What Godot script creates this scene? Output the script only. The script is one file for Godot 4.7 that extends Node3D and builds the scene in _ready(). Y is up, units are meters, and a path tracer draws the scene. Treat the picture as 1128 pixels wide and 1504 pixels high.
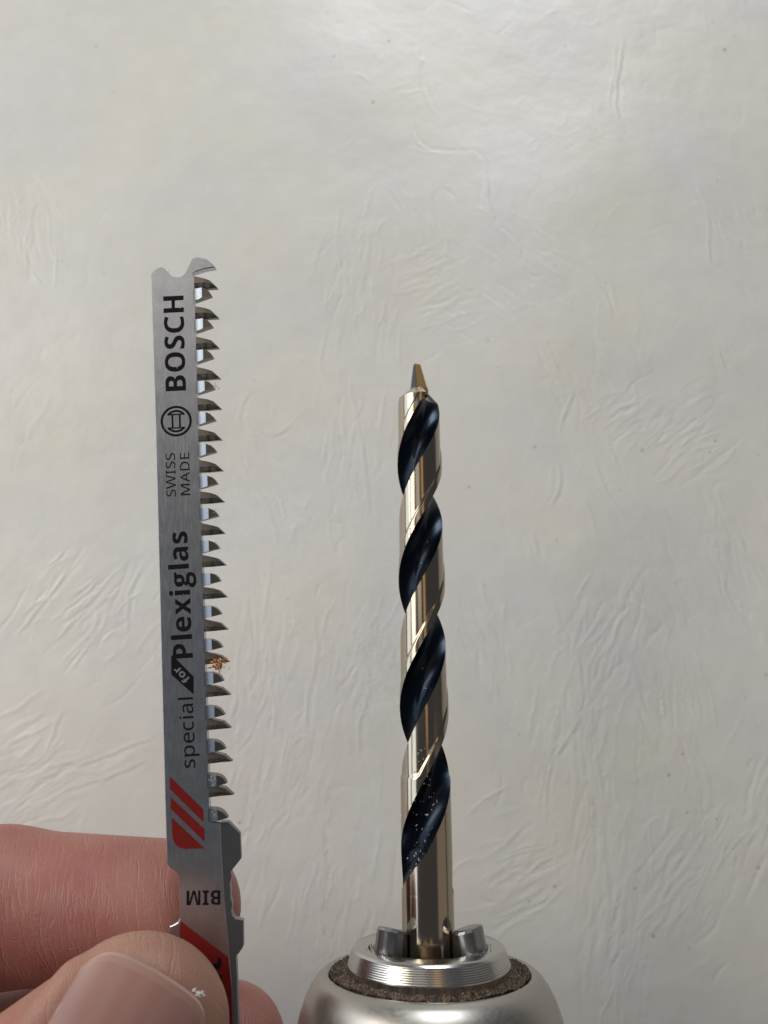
extends Node3D
# Close-up of a jigsaw blade held in a hand beside a drill bit in a chuck, above white vinyl upholstery.
# World: y up, metres. MM turns the millimetres in which the small parts are drawn into metres.
const MM := 0.001
var rng := RandomNumberGenerator.new()

# ---------------------------------------------------------------- mesh building
class Soup:
	var v := PackedVector3Array()
	var n := PackedVector3Array()
	var uv := PackedVector2Array()
	var c := PackedColorArray()
	func tri(a: Vector3, b: Vector3, d: Vector3, na: Vector3, nb: Vector3, nd: Vector3, ua := Vector2.ZERO, ub := Vector2.ZERO, ud := Vector2.ZERO) -> void:
		var g := (b - a).cross(d - a)
		if g.dot(na + nb + nd) > 0.0:   # Godot's front faces run clockwise
			v.append_array([a, d, b]); n.append_array([na, nd, nb]); uv.append_array([ua, ud, ub])
		else:
			v.append_array([a, b, d]); n.append_array([na, nb, nd]); uv.append_array([ua, ub, ud])
	func face(pts: Array, out: Vector3) -> void:   # a flat convex polygon; out is roughly outward
		var g := Vector3.ZERO
		for i in pts.size():
			g += (pts[i] as Vector3).cross(pts[(i + 1) % pts.size()])
		g = g.normalized()
		if g.dot(out) < 0.0:
			g = -g
		for i in range(1, pts.size() - 1):
			var p: Array = [pts[0], pts[i], pts[i + 1]]
			tri(p[0], p[1], p[2], g, g, g, Vector2(p[0].x, p[0].y) / 20.0, Vector2(p[1].x, p[1].y) / 20.0, Vector2(p[2].x, p[2].y) / 20.0)
	func quad(a: Vector3, b: Vector3, d: Vector3, e: Vector3, na: Vector3, nb: Vector3, nd: Vector3, ne: Vector3, ua := Vector2.ZERO, ub := Vector2.ZERO, ud := Vector2.ZERO, ue := Vector2.ZERO) -> void:
		tri(a, b, d, na, nb, nd, ua, ub, ud)
		tri(a, d, e, na, nd, ne, ua, ud, ue)
	func mesh(m: Material, scaled := 0.001) -> ArrayMesh:
		var vv := PackedVector3Array()
		vv.resize(v.size())
		for i in v.size():
			vv[i] = v[i] * scaled
		var arr := []
		arr.resize(Mesh.ARRAY_MAX)
		arr[Mesh.ARRAY_VERTEX] = vv
		arr[Mesh.ARRAY_NORMAL] = n
		arr[Mesh.ARRAY_TEX_UV] = uv
		if c.size() == v.size() and c.size() > 0:
			arr[Mesh.ARRAY_COLOR] = c
		var am := ArrayMesh.new()
		am.add_surface_from_arrays(Mesh.PRIMITIVE_TRIANGLES, arr)
		am.surface_set_material(0, m)
		return am

func thing(called: String, label: String, category: String, at := Transform3D(), group := "") -> Node3D:
	var o := Node3D.new()
	o.name = called
	add_child(o, true)
	o.transform = at
	tag(o, label, category, group)
	return o

func tag(o: Node3D, label: String, category := "", group := "") -> void:
	o.set_meta("label", label)
	if category:
		o.set_meta("category", category)
	if group:
		o.set_meta("group", group)

func part(called: String, m: Mesh, parent: Node3D) -> MeshInstance3D:
	var o := MeshInstance3D.new()
	o.name = called
	o.mesh = m
	o.cast_shadow = GeometryInstance3D.SHADOW_CASTING_SETTING_ON
	parent.add_child(o, true)
	return o

func metal(col: Color, rough: float, metallic := 1.0) -> StandardMaterial3D:
	var m := StandardMaterial3D.new()
	m.albedo_color = col.linear_to_srgb()
	m.metallic = metallic
	m.roughness = rough
	return m

func paint(col: Color, rough := 0.6) -> StandardMaterial3D:
	return metal(col, rough, 0.0)

# profile: points (radius, height); a repeated point makes a hard edge
func lathe(s: Soup, prof: Array, steps: int) -> void:
	for i in prof.size() - 1:
		var a: Vector2 = prof[i]
		var b: Vector2 = prof[i + 1]
		if a.is_equal_approx(b):
			continue
		var dirs: Array = []
		for k in [i, i + 1]:   # smooth unless the neighbour is a repeated point
			var t := (b - a).normalized()
			if k == i and i > 0 and not (prof[i - 1] as Vector2).is_equal_approx(a):
				t = (t + (a - prof[i - 1]).normalized()).normalized()
			if k == i + 1 and i + 2 < prof.size() and not (prof[i + 2] as Vector2).is_equal_approx(b):
				t = (t + (prof[i + 2] - b).normalized()).normalized()
			dirs.append(Vector2(t.y, -t.x))
		for j in steps:
			var f0 := TAU * j / steps
			var f1 := TAU * (j + 1) / steps
			var e0 := Vector3(sin(f0), 0, cos(f0))
			var e1 := Vector3(sin(f1), 0, cos(f1))
			var up := Vector3.UP
			var n0: Vector3 = e0 * dirs[0].x + up * dirs[0].y
			var n1: Vector3 = e1 * dirs[0].x + up * dirs[0].y
			var n2: Vector3 = e1 * dirs[1].x + up * dirs[1].y
			var n3: Vector3 = e0 * dirs[1].x + up * dirs[1].y
			var u0 := float(j) / steps * 6.0
			var u1 := float(j + 1) / steps * 6.0
			s.quad(e0 * a.x + up * a.y, e1 * a.x + up * a.y, e1 * b.x + up * b.y, e0 * b.x + up * b.y, n0, n1, n2, n3, Vector2(u0, a.y / 10), Vector2(u1, a.y / 10), Vector2(u1, b.y / 10), Vector2(u0, b.y / 10))

# a flat outline pulled from z1 back to z0, with a chamfer on the front edge
func plate(s: Soup, poly: PackedVector2Array, z0: float, z1: float, chamfer := 0.0) -> void:
	var p := poly
	if Geometry2D.is_polygon_clockwise(p):
		p.reverse()
	var k := p.size()
	var inner := PackedVector2Array()
	for i in k:
		var e0 := (p[i] - p[(i + k - 1) % k]).normalized()
		var e1 := (p[(i + 1) % k] - p[i]).normalized()
		var m0 := Vector2(-e0.y, e0.x)
		var m1 := Vector2(-e1.y, e1.x)
		var mid := (m0 + m1).normalized()
		var soft := 0.0 if p[i].x > 1.1 and p[i].x < 1.6 and p[i].y > -35.0 and p[i].y < 36.0 else chamfer   # teeth butt on here
		inner.append(p[i] + mid * soft / maxf(mid.dot(m0), 0.5))
	# which way is inside
	var area := 0.0
	for i in k:
		area += p[i].cross(p[(i + 1) % k])
	if area < 0.0 and chamfer > 0.0:
		for i in k:
			inner[i] = p[i] * 2.0 - inner[i]
	var sgn := signf(area)
	var idx := Geometry2D.triangulate_polygon(inner)
	for i in range(0, idx.size(), 3):
		var a := inner[idx[i]]
		var b := inner[idx[i + 1]]
		var d := inner[idx[i + 2]]
		s.tri(Vector3(a.x, a.y, z1), Vector3(b.x, b.y, z1), Vector3(d.x, d.y, z1), Vector3.BACK, Vector3.BACK, Vector3.BACK, a / 20.0, b / 20.0, d / 20.0)
	idx = Geometry2D.triangulate_polygon(p)
	for i in range(0, idx.size(), 3):
		var a := p[idx[i]]
		var b := p[idx[i + 1]]
		var d := p[idx[i + 2]]
		s.tri(Vector3(a.x, a.y, z0), Vector3(b.x, b.y, z0), Vector3(d.x, d.y, z0), Vector3.FORWARD, Vector3.FORWARD, Vector3.FORWARD, a / 20.0, b / 20.0, d / 20.0)
	for i in k:
		var a := p[i]
		var b := p[(i + 1) % k]
		var e := (b - a).normalized()
		var o := Vector3(e.y, -e.x, 0) * sgn
		s.face([Vector3(a.x, a.y, z0), Vector3(b.x, b.y, z0), Vector3(b.x, b.y, z1 - chamfer), Vector3(a.x, a.y, z1 - chamfer)], o)
		if chamfer > 0.0:
			var ia := inner[i]
			var ib := inner[(i + 1) % k]
			s.face([Vector3(a.x, a.y, z1 - chamfer), Vector3(b.x, b.y, z1 - chamfer), Vector3(ib.x, ib.y, z1), Vector3(ia.x, ia.y, z1)], o + Vector3.BACK)

# ---------------------------------------------------------------- height pictures
# a soft groove or ridge along a line, on a picture that repeats; pts in pixels
func stroke(buf: PackedFloat32Array, w: int, pts: PackedVector2Array, amp: float, sig: float) -> void:
	var reach := sig * 2.6
	var last := pts.size() - 1
	for i in last:
		var a := pts[i]
		var b := pts[i + 1]
		var ab := b - a
		var l2 := maxf(ab.length_squared(), 1e-6)
		var f0 := float(i) / last
		for y in range(int(minf(a.y, b.y) - reach), int(maxf(a.y, b.y) + reach) + 1):
			for x in range(int(minf(a.x, b.x) - reach), int(maxf(a.x, b.x) + reach) + 1):
				var p := Vector2(x, y)
				var t := clampf((p - a).dot(ab) / l2, 0.0, 1.0)
				var d := (p - a - ab * t).length() / sig
				if d > 2.6:
					continue
				var along := f0 + t / last
				var h := amp * exp(-d * d) * sqrt(maxf(0.0, 4.0 * along * (1.0 - along)))
				var at := posmod(y, w) * w + posmod(x, w)
				if absf(h) > absf(buf[at]) or h * buf[at] < 0.0:
					buf[at] = h if h * buf[at] >= 0.0 else buf[at] + h
	return

func curved(pts: Array, wob: float) -> PackedVector2Array:
	var c := Curve2D.new()
	for i in pts.size():
		var t := Vector2.ZERO
		if i > 0 and i < pts.size() - 1:
			t = (pts[i + 1] - pts[i - 1]) / 6.0
		c.add_point(pts[i], -t, t)
	var out := PackedVector2Array()
	var n := maxi(4, int(c.get_baked_length() / 5.0))
	var jig := Vector2.ZERO
	for i in n + 1:
		jig = jig * 0.7 + Vector2(rng.randfn(), rng.randfn()) * wob
		out.append(c.sample_baked(c.get_baked_length() * i / n) + jig)
	return out

func noise_bytes(w: int, freq: float, seed_: int, octaves := 3) -> PackedByteArray:
	var f := FastNoiseLite.new()
	f.noise_type = FastNoiseLite.TYPE_SIMPLEX_SMOOTH
	f.frequency = freq
	f.seed = seed_
	f.fractal_octaves = octaves
	var im := f.get_seamless_image(w, w)
	im.convert(Image.FORMAT_L8)
	return im.get_data()

func height_texture(buf: PackedFloat32Array, w: int) -> ImageTexture:
	return ImageTexture.create_from_image(Image.create_from_data(w, w, false, Image.FORMAT_RF, buf.to_byte_array()))

func grain_texture(w: int, freq: float, seed_: int, stretch: float, lo: float, hi: float) -> ImageTexture:
	# grey streaks for the roughness of brushed metal: long in v
	var f := FastNoiseLite.new()
	f.noise_type = FastNoiseLite.TYPE_SIMPLEX
	f.frequency = freq
	f.seed = seed_
	f.fractal_octaves = 3
	var by := PackedByteArray()
	by.resize(w * w)
	for y in w:
		for x in w:
			by[y * w + x] = int(clampf(lerpf(lo, hi, 0.5 + 0.5 * f.get_noise_2d(x, y / stretch)), 0, 1) * 255)
	return ImageTexture.create_from_image(Image.create_from_data(w, w, false, Image.FORMAT_L8, by))

# ---------------------------------------------------------------- the scene
func _ready() -> void:
	rng.seed = 20240611
	camera_and_light()
	upholstery()
	drill_chuck()
	drill_bit()
	jigsaw_blade()
	hand()
	crumbs()

# axes of the place as the photographer stood over it: leaning 75 degrees down
const EYE := Vector3(0, 0.1594, 0)
func camera_and_light() -> void:
	var cam := Camera3D.new()
	cam.name = "camera"
	var ca := CameraAttributesPhysical.new()
	ca.frustum_focal_length = 17.995
	ca.frustum_near = 0.01
	ca.frustum_far = 20.0
	ca.frustum_focus_distance = 0.104
	ca.exposure_aperture = 20.0
	cam.attributes = ca
	cam.position = EYE
	cam.rotation_degrees = Vector3(-75, 0, 0)
	add_child(cam)
	cam.fov = 67.4
	cam.near = 0.01
	cam.far = 20.0
	cam.current = true

	var we := WorldEnvironment.new()
	we.name = "world_environment"
	var e := Environment.new()
	e.background_mode = Environment.BG_COLOR
	e.background_color = Color(0.078, 0.082, 0.09).linear_to_srgb()
	e.background_energy_multiplier = 1.0
	e.tonemap_mode = Environment.TONE_MAPPER_LINEAR
	e.tonemap_exposure = 1.0
	e.sdfgi_enabled = true
	e.ssao_enabled = true
	e.ssil_enabled = true
	we.environment = e
	add_child(we)

	# where the lamps hang, in metres from the seat below the lens; all of them face the tools
	lamp("window_light", Vector3(-0.74, 0.36, -0.20), Vector2(0.82, 0.66), 0.36, Color(0.84, 0.92, 1.0))
	lamp("far_window_light", Vector3(0.09, 0.37, -0.79), Vector2(0.36, 0.22), 0.33, Color(0.93, 0.97, 1.0))
	lamp("warm_room_light", Vector3(-0.54, 0.50, -0.30), Vector2(0.36, 0.36), 0.185, Color(1.0, 0.85, 0.67))
	lamp("warm_ceiling_light", Vector3(0.14, 0.95, -0.36), Vector2(0.16, 0.7), 0.028, Color(1.0, 0.60, 0.26))
	lamp("ceiling_light", Vector3(-0.27, 1.0, -0.36), Vector2(0.34, 0.36), 0.03, Color(1.0, 0.93, 0.84))
	lamp("dim_room_light", Vector3(0.95, 0.45, 0.2), Vector2(0.4, 0.9), 0.03, Color(1.0, 0.8, 0.6))

func lamp(called: String, at: Vector3, size: Vector2, energy: float, col: Color) -> void:
	var l := AreaLight3D.new()
	l.name = called
	l.area_size = size
	l.light_energy = energy
	l.light_color = col.linear_to_srgb()
	l.shadow_enabled = true
	l.area_range = 6.0
	l.area_attenuation = 2.0
	l.look_at_from_position(at, Vector3(0, 0.052, -0.024), Vector3.FORWARD if absf(at.normalized().y) > 0.8 else Vector3.UP)
	add_child(l)

# ---------------------------------------------------------------- vinyl seat under everything
func upholstery() -> void:
	var w := 1536
	var span := 300.0
	var k := w / span
	var off := Vector2(150, 215)      # picture origin, mm from the world's origin
	var buf := PackedFloat32Array()
	buf.resize(w * w)
	var creases := [
		[Vector2(8.9, -169.3), Vector2(9.3, -155.4), Vector2(12.9, -146.1)],
		[Vector2(21.1, -136), Vector2(24.6, -130.1), Vector2(25, -121.3), Vector2(26.7, -113.8), Vector2(29.2, -107.3)],
		[Vector2(26.7, -113.8), Vector2(31.6, -107.8), Vector2(36.2, -103.1)],
		[Vector2(61.6, -169.3), Vector2(58.7, -155.4), Vector2(58, -146.1), Vector2(60, -140)],
		[Vector2(6.1, -144), Vector2(10.2, -136), Vector2(21.1, -136)],
		[Vector2(-10.5, -119.4), Vector2(-11.1, -108.2), Vector2(-9.4, -100.9), Vector2(-7, -93.8)],
		[Vector2(-8, -113.8), Vector2(-7, -102.7), Vector2(-4.6, -95.5)],
		[Vector2(73.7, -125.2), Vector2(77.6, -115.7), Vector2(77.1, -103.6), Vector2(86.5, -95.5)],
		[Vector2(-84.3, -119.4), Vector2(-83.7, -111.9), Vector2(-84.6, -105.5), Vector2(-79.8, -97.3)],
		[Vector2(40.2, -75.7), Vector2(42.2, -71.5), Vector2(38.9, -61.7), Vector2(41.7, -58.2)],
		[Vector2(38.1, -53.8), Vector2(37.8, -48.4), Vector2(35.8, -43.8)],
		[Vector2(45.7, -55.4), Vector2(48.1, -47.6), Vector2(52.6, -40), Vector2(55.7, -34), Vector2(56.9, -31.1)],
		[Vector2(49, -60.1), Vector2(50.8, -53.8), Vector2(52.1, -52.2)],
		[Vector2(62.5, -60.1), Vector2(63.1, -57.8), Vector2(69.7, -64.2)],
		[Vector2(57.1, -33.3), Vector2(51.5, -26.8), Vector2(48, -18.2), Vector2(46.3, -14.1), Vector2(41.1, -9.9)],
		[Vector2(31.4, -37.8), Vector2(32.6, -33.3)],
		[Vector2(34.8, -25.6), Vector2(36.7, -18.2), Vector2(39.2, -12.7), Vector2(39.9, -1.9), Vector2(41.8, 9.8), Vector2(42.3, 21.1), Vector2(41.8, 36.6)],
		[Vector2(41.2, 8.6), Vector2(41.8, 18.6), Vector2(42.3, 29.6), Vector2(42, 36.6)],
		[Vector2(40.9, -7.2), Vector2(38.3, 0.8), Vector2(32.4, 9.8), Vector2(31.1, 19.9)],
		[Vector2(40.6, -3.2), Vector2(41.9, 8.6), Vector2(43.4, 19.9)],
		[Vector2(60.3, -7.2), Vector2(60.6, 3.4), Vector2(61.5, 7.3)],
		[Vector2(22.7, 31.9), Vector2(29.5, 27.2), Vector2(34.8, 24.8)],
		[Vector2(20.1, 34.3), Vector2(26.7, 30.8), Vector2(32.6, 28.4)],
		[Vector2(69, -37), Vector2(71.1, -29.7), Vector2(71.9, -23.9), Vector2(78.7, -12.7)],
		[Vector2(-14.7, -21), Vector2(-13.8, -12.7), Vector2(-15.7, -3.2), Vector2(-16.2, 3.4), Vector2(-19.3, 9.8), Vector2(-19.8, 17.4), Vector2(-22.3, 21.1), Vector2(-23.4, 24.8)],
		[Vector2(-19.6, -20.3), Vector2(-14.6, -14.8)],
		[Vector2(-8.2, -14.1), Vector2(-4.7, -9.3), Vector2(-1.2, -3.2), Vector2(2.8, 4)],
		[Vector2(-5.4, -7.2), Vector2(-4, -3.2), Vector2(-5.3, 2.1), Vector2(-4.6, 8.6)],
		[Vector2(-3.4, -21), Vector2(-1.3, -16.8), Vector2(-1.9, -9.9)],
		[Vector2(-15.1, 16.2), Vector2(-12.4, 21.1), Vector2(-11.6, 26), Vector2(-9.6, 31.9)],
		[Vector2(-10.9, 29.6), Vector2(-11.8, 36.6), Vector2(-11.3, 42.4), Vector2(-11.8, 46.9)],
		[Vector2(-64.9, -1.9), Vector2(-66.4, 3.4), Vector2(-67.7, 9.8), Vector2(-69.8, 14.3), Vector2(-73.9, 18.6)],
		[Vector2(-74.4, 19.9), Vector2(-69.8, 14.9), Vector2(-63.2, 13.6), Vector2(-54.1, 11.1), Vector2(-46.4, 7.3)],
		[Vector2(-75.4, 12.4), Vector2(-69, 9.8), Vector2(-59.8, 8.6), Vector2(-51.9, 6), Vector2(-45.3, 3.4)],
		[Vector2(-64.1, -34), Vector2(-69.1, -26.8), Vector2(-73.9, -19.6), Vector2(-76.4, -16.8)],
		[Vector2(-57.8, -28.2), Vector2(-65.3, -18.2), Vector2(-67.8, -15.4)],
		[Vector2(-50.3, -32.6), Vector2(-53.2, -25.3), Vector2(-53.2, -16.8)],
		[Vector2(-13.1, -86.8), Vector2(-14.5, -76.5), Vector2(-9.7, -66.6), Vector2(-8.7, -50.7)],
		[Vector2(-8.3, -73.2), Vector2(-5.1, -60.1), Vector2(-3.5, -41.5)],
		[Vector2(-33.5, -57), Vector2(-27.1, -47.6), Vector2(-21, -41.5), Vector2(-13.5, -31.1)],
		[Vector2(-31, -52.2), Vector2(-24, -43), Vector2(-18, -37)],
		[Vector2(-29.7, -71.5), Vector2(-32.3, -63.4), Vector2(-24.7, -60.1), Vector2(-17.3, -66.6)],
		[Vector2(45.7, -100.9), Vector2(50.2, -97.3), Vector2(52.7, -88.5)],
		[Vector2(75.7, -83.3), Vector2(77.3, -75.7)],
		[Vector2(29.7, 22.3), Vector2(25.4, 30.8)],
		[Vector2(57.2, 23.5), Vector2(55.4, 28.4), Vector2(51.1, 33.1)],
		[Vector2(62.8, 19.9), Vector2(56.8, 27.2), Vector2(54.5, 30.8)]
	]
	for c in creases:
		var pts := []
		for p in c:
			pts.append((p + off) * k)
		var line := curved(pts, 0.45)
		stroke(buf, w, line, 0.055, 2.4)
		var beside := PackedVector2Array()
		for q in line:
			beside.append(q + Vector2(4.5, 1.0))
		stroke(buf, w, beside, -0.038, 2.6)
		for extra in 2:
			var o := Vector2(rng.randf_range(-11, 11), rng.randf_range(-8, 8))
			var lo := rng.randi_range(0, line.size() / 3)
			var near_ := PackedVector2Array()
			for i in range(lo, line.size() - rng.randi_range(0, line.size() / 3)):
				near_.append(line[i] + o * (1.0 + 0.3 * sin(i * 0.4)))
			if near_.size() > 3:
				stroke(buf, w, near_, rng.randf_range(-0.04, 0.045), 2.6)
	# sheaves of fine wrinkles: x, z, direction in degrees, spread across and along
	var sheaves := [[-7.0, -100.9, -82, 6.4, 16.0], [-6.6, -53.8, -85, 7.5, 21.0], [-24.1, -44.5, 49, 9.0, 10.5], [28.0, -99.1, 44, 11.2, 8.0], [12.0, -95.5, -22, 9.6, 6.4], [56.2, -23.9, 64, 7.5, 18.0], [44.1, -12.7, -66, 5.6, 11.2], [36.0, 4.7, -81, 8.4, 15.4], [58.2, -0.5, 80, 5.6, 12.6], [74.3, -32.6, 71, 6.0, 15.0], [25.3, 31.9, -26, 6.5, 6.5], [41.4, 24.8, -84, 6.5, 13.0], [55.3, 29.6, -50, 6.5, 9.1], [82.3, -113.8, 59, 8.0, 11.2], [65.6, -60.1, -36, 7.5, 7.5], [-67.4, 12.4, -30, 7.8, 6.5], [-61.4, -21.0, -53, 9.0, 9.0], [-85.2, -113.8, 71, 4.8, 12.8], [-3.3, -12.7, -80, 5.2, 11.7], [-19.3, 12.4, -75, 7.0, 16.8], [-8.2, 34.3, -80, 7.8, 10.4], [0.8, -7.2, 54, 4.2, 9.8], [70.9, 18.6, -58, 5.2, 13.0], [19.0, -14.1, 72, 5.6, 8.4], [42.3, -73.2, 65, 8.0, 9.6], [56.8, -63.4, -30, 6.0, 6.0], [-25.4, -7.2, -87, 4.2, 12.6], [12.4, -113.8, 65, 6.4, 9.6], [42.6, 42.4, -75, 5.2, 7.8]]
	for s in sheaves:
		var dir := Vector2.from_angle(deg_to_rad(s[2]))
		for i in 44:
			var mid: Vector2 = Vector2(s[0], s[1]) + dir.orthogonal() * rng.randfn() * s[3] * 0.75 + dir * rng.randfn() * s[4] * 0.6
			var turn := dir.rotated(rng.randfn() * 0.16)
			var half := rng.randf_range(1.5, 6.5)
			var bend := turn.orthogonal() * rng.randfn() * 0.6
			var pts := [(mid - turn * half + off) * k, (mid + bend + off) * k, (mid + turn * half + off) * k]
			stroke(buf, w, curved(pts, 0.5), rng.randf_range(0.02, 0.055) * (1 if rng.randf() < 0.6 else -1), rng.randf_range(1.7, 2.8))
	# scattered faint ones, and beyond the frame
	for i in 1700:
		var mid := Vector2(rng.randf_range(-150, 150), rng.randf_range(-215, 85))
		var turn := Vector2.from_angle(rng.randfn() * 0.7 + PI / 2)
		var half := rng.randf_range(1.0, 4.5)
		var bend := turn.orthogonal() * rng.randfn() * 0.8
		stroke(buf, w, curved([(mid - turn * half + off) * k, (mid + bend + off) * k, (mid + turn * half + off) * k], 0.5), rng.randf_range(0.006, 0.024) * (1 if rng.randf() < 0.5 else -1), rng.randf_range(1.6, 3.2))
	var fine := noise_bytes(w, 0.09, 5, 3)
	var wide := noise_bytes(w, 0.012, 9, 3)
	for i in w * w:
		buf[i] += fine[i] * (0.020 / 255.0) + wide[i] * (0.12 / 255.0)
	# colour: off-white, faint yellowing and grey handling, specks of dirt
	var cw := 1024
	var rgbs := PackedByteArray()
	rgbs.resize(cw * cw * 3)
	var stain := noise_bytes(cw, 0.006, 21, 4)
	var mottle := noise_bytes(cw, 0.03, 33, 4)
	for i in cw * cw:
		var a := stain[i] / 255.0 - 0.5
		var b := mottle[i] / 255.0 - 0.5
		rgbs[i * 3] = int(223 + a * 5 + b * 6)
		rgbs[i * 3 + 1] = int(222 + a * 3 + b * 6)
		rgbs[i * 3 + 2] = int(217 - a * 7 + b * 6)
	var specks := [Vector3(87.1, -165.4, 0.36), Vector3(1.1, -168.2, 0.29), Vector3(-74.2, -167.1, 0.21), Vector3(-12.9, -162.8, 0.25), Vector3(-2.9, -149.1, 0.29), Vector3(33.1, -57.8, 0.21), Vector3(56.7, -57, 0.25), Vector3(73.1, -59.3, 0.21), Vector3(71.6, -56.6, 0.18), Vector3(18.3, -48.5, 0.21), Vector3(55.8, 10.7, 0.21), Vector3(58.9, 6.8, 0.18), Vector3(32.2, 30.8, 0.21), Vector3(47.4, 31.1, 0.18), Vector3(50.1, 39.2, 0.21), Vector3(71.1, 27.4, 0.18), Vector3(26.6, 3.1, 0.14), Vector3(56.4, 41.2, 0.14), Vector3(40.6, 16.2, 0.14), Vector3(77.7, -8.6, 0.18), Vector3(73, -4.1, 0.14), Vector3(46.5, -167.1, 0.21), Vector3(-82.2, -177, 0.14), Vector3(-28.3, 19.6, 0.21), Vector3(-14.9, -177, 0.21)]
	for i in 60:
		specks.append(Vector3(rng.randf_range(-150, 150), rng.randf_range(-215, 85), rng.randf_range(0.08, 0.17)))
	var ck := cw / span
	for s in specks:
		var q := (Vector2(s.x, s.y) + off) * ck
		var r: float = maxf(s.z * ck * 1.5, 0.7)
		for y in range(int(q.y - r - 2), int(q.y + r + 3)):
			for x in range(int(q.x - r - 2), int(q.x + r + 3)):
				var f := clampf(1.2 - Vector2(x, y).distance_to(q) / r, 0.0, 1.0) * 0.5
				var at := (posmod(y, cw) * cw + posmod(x, cw)) * 3
				for c in 3:
					rgbs[at + c] = int(lerpf(rgbs[at + c], 95 - c * 4, f))
	var m := StandardMaterial3D.new()
	m.albedo_texture = ImageTexture.create_from_image(Image.create_from_data(cw, cw, false, Image.FORMAT_RGB8, rgbs))
	m.roughness = 0.38
	m.metallic_specular = 0.5
	m.heightmap_enabled = true
	m.heightmap_texture = height_texture(buf, w)
	m.heightmap_scale = 0.1
	# the cushion: a padded slab, gently uneven, with rounded rims
	var s := Soup.new()
	var f := FastNoiseLite.new()
	f.frequency = 0.009
	f.seed = 4
	f.fractal_octaves = 2
	var n := 120
	var half := 420.0
	var pos := []
	for j in n + 1:
		var row := PackedVector3Array()
		for i in n + 1:
			var x := (float(i) / n * 2 - 1) * half
			var z := (float(j) / n * 2 - 1) * half - 60.0
			var rim := minf(half - absf(x), half - absf(z + 60.0))
			var y := f.get_noise_2d(x, z) * 1.5
			if rim < 45.0:
				y -= 45.0 - sqrt(maxf(0.0, 45.0 * 45.0 - (45.0 - rim) * (45.0 - rim)))
			row.append(Vector3(x, y, z))
		pos.append(row)
	var nor := []
	for j in n + 1:
		var row := PackedVector3Array()
		for i in n + 1:
			var dx: Vector3 = pos[j][mini(i + 1, n)] - pos[j][maxi(i - 1, 0)]
			var dz: Vector3 = pos[mini(j + 1, n)][i] - pos[maxi(j - 1, 0)][i]
			row.append(dz.cross(dx).normalized())
		nor.append(row)
	var uvof := func(p: Vector3) -> Vector2: return (Vector2(p.x, p.z) + off) / span
	for j in n:
		for i in n:
			var a: Vector3 = pos[j][i]
			var b: Vector3 = pos[j][i + 1]
			var c: Vector3 = pos[j + 1][i + 1]
			var d: Vector3 = pos[j + 1][i]
			s.quad(a, b, c, d, nor[j][i], nor[j][i + 1], nor[j + 1][i + 1], nor[j + 1][i], uvof.call(a), uvof.call(b), uvof.call(c), uvof.call(d))
	var lo := -70.0
	for side in 4:
		for i in n:
			var a: Vector3 = [pos[0][i], pos[n][i], pos[i][0], pos[i][n]][side]
			var b: Vector3 = [pos[0][i + 1], pos[n][i + 1], pos[i + 1][0], pos[i + 1][n]][side]
			s.face([a, b, Vector3(b.x, lo, b.z), Vector3(a.x, lo, a.z)], [Vector3.FORWARD, Vector3.BACK, Vector3.LEFT, Vector3.RIGHT][side])
	s.face([Vector3(-half, lo, -half - 60), Vector3(half, lo, -half - 60), Vector3(half, lo, half - 60), Vector3(-half, lo, half - 60)], Vector3.DOWN)
	var o := part("seat_surface", s.mesh(m), self)
	tag(o, "creased off-white vinyl upholstery lying under the tools and the hand")
	o.set_meta("kind", "structure")

# ---------------------------------------------------------------- drill chuck
func tool_frame() -> Transform3D:   # y runs along the drill from the chuck to the point, z up towards the lens
	return Transform3D(Basis(Vector3(1, -0.0001, -0.0037), Vector3(-0.0037, -0.0349, -0.9994), Vector3(0, 0.9994, -0.0349)).orthonormalized(), Vector3(5.863, 46.5585, 25.1007) * MM)

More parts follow.
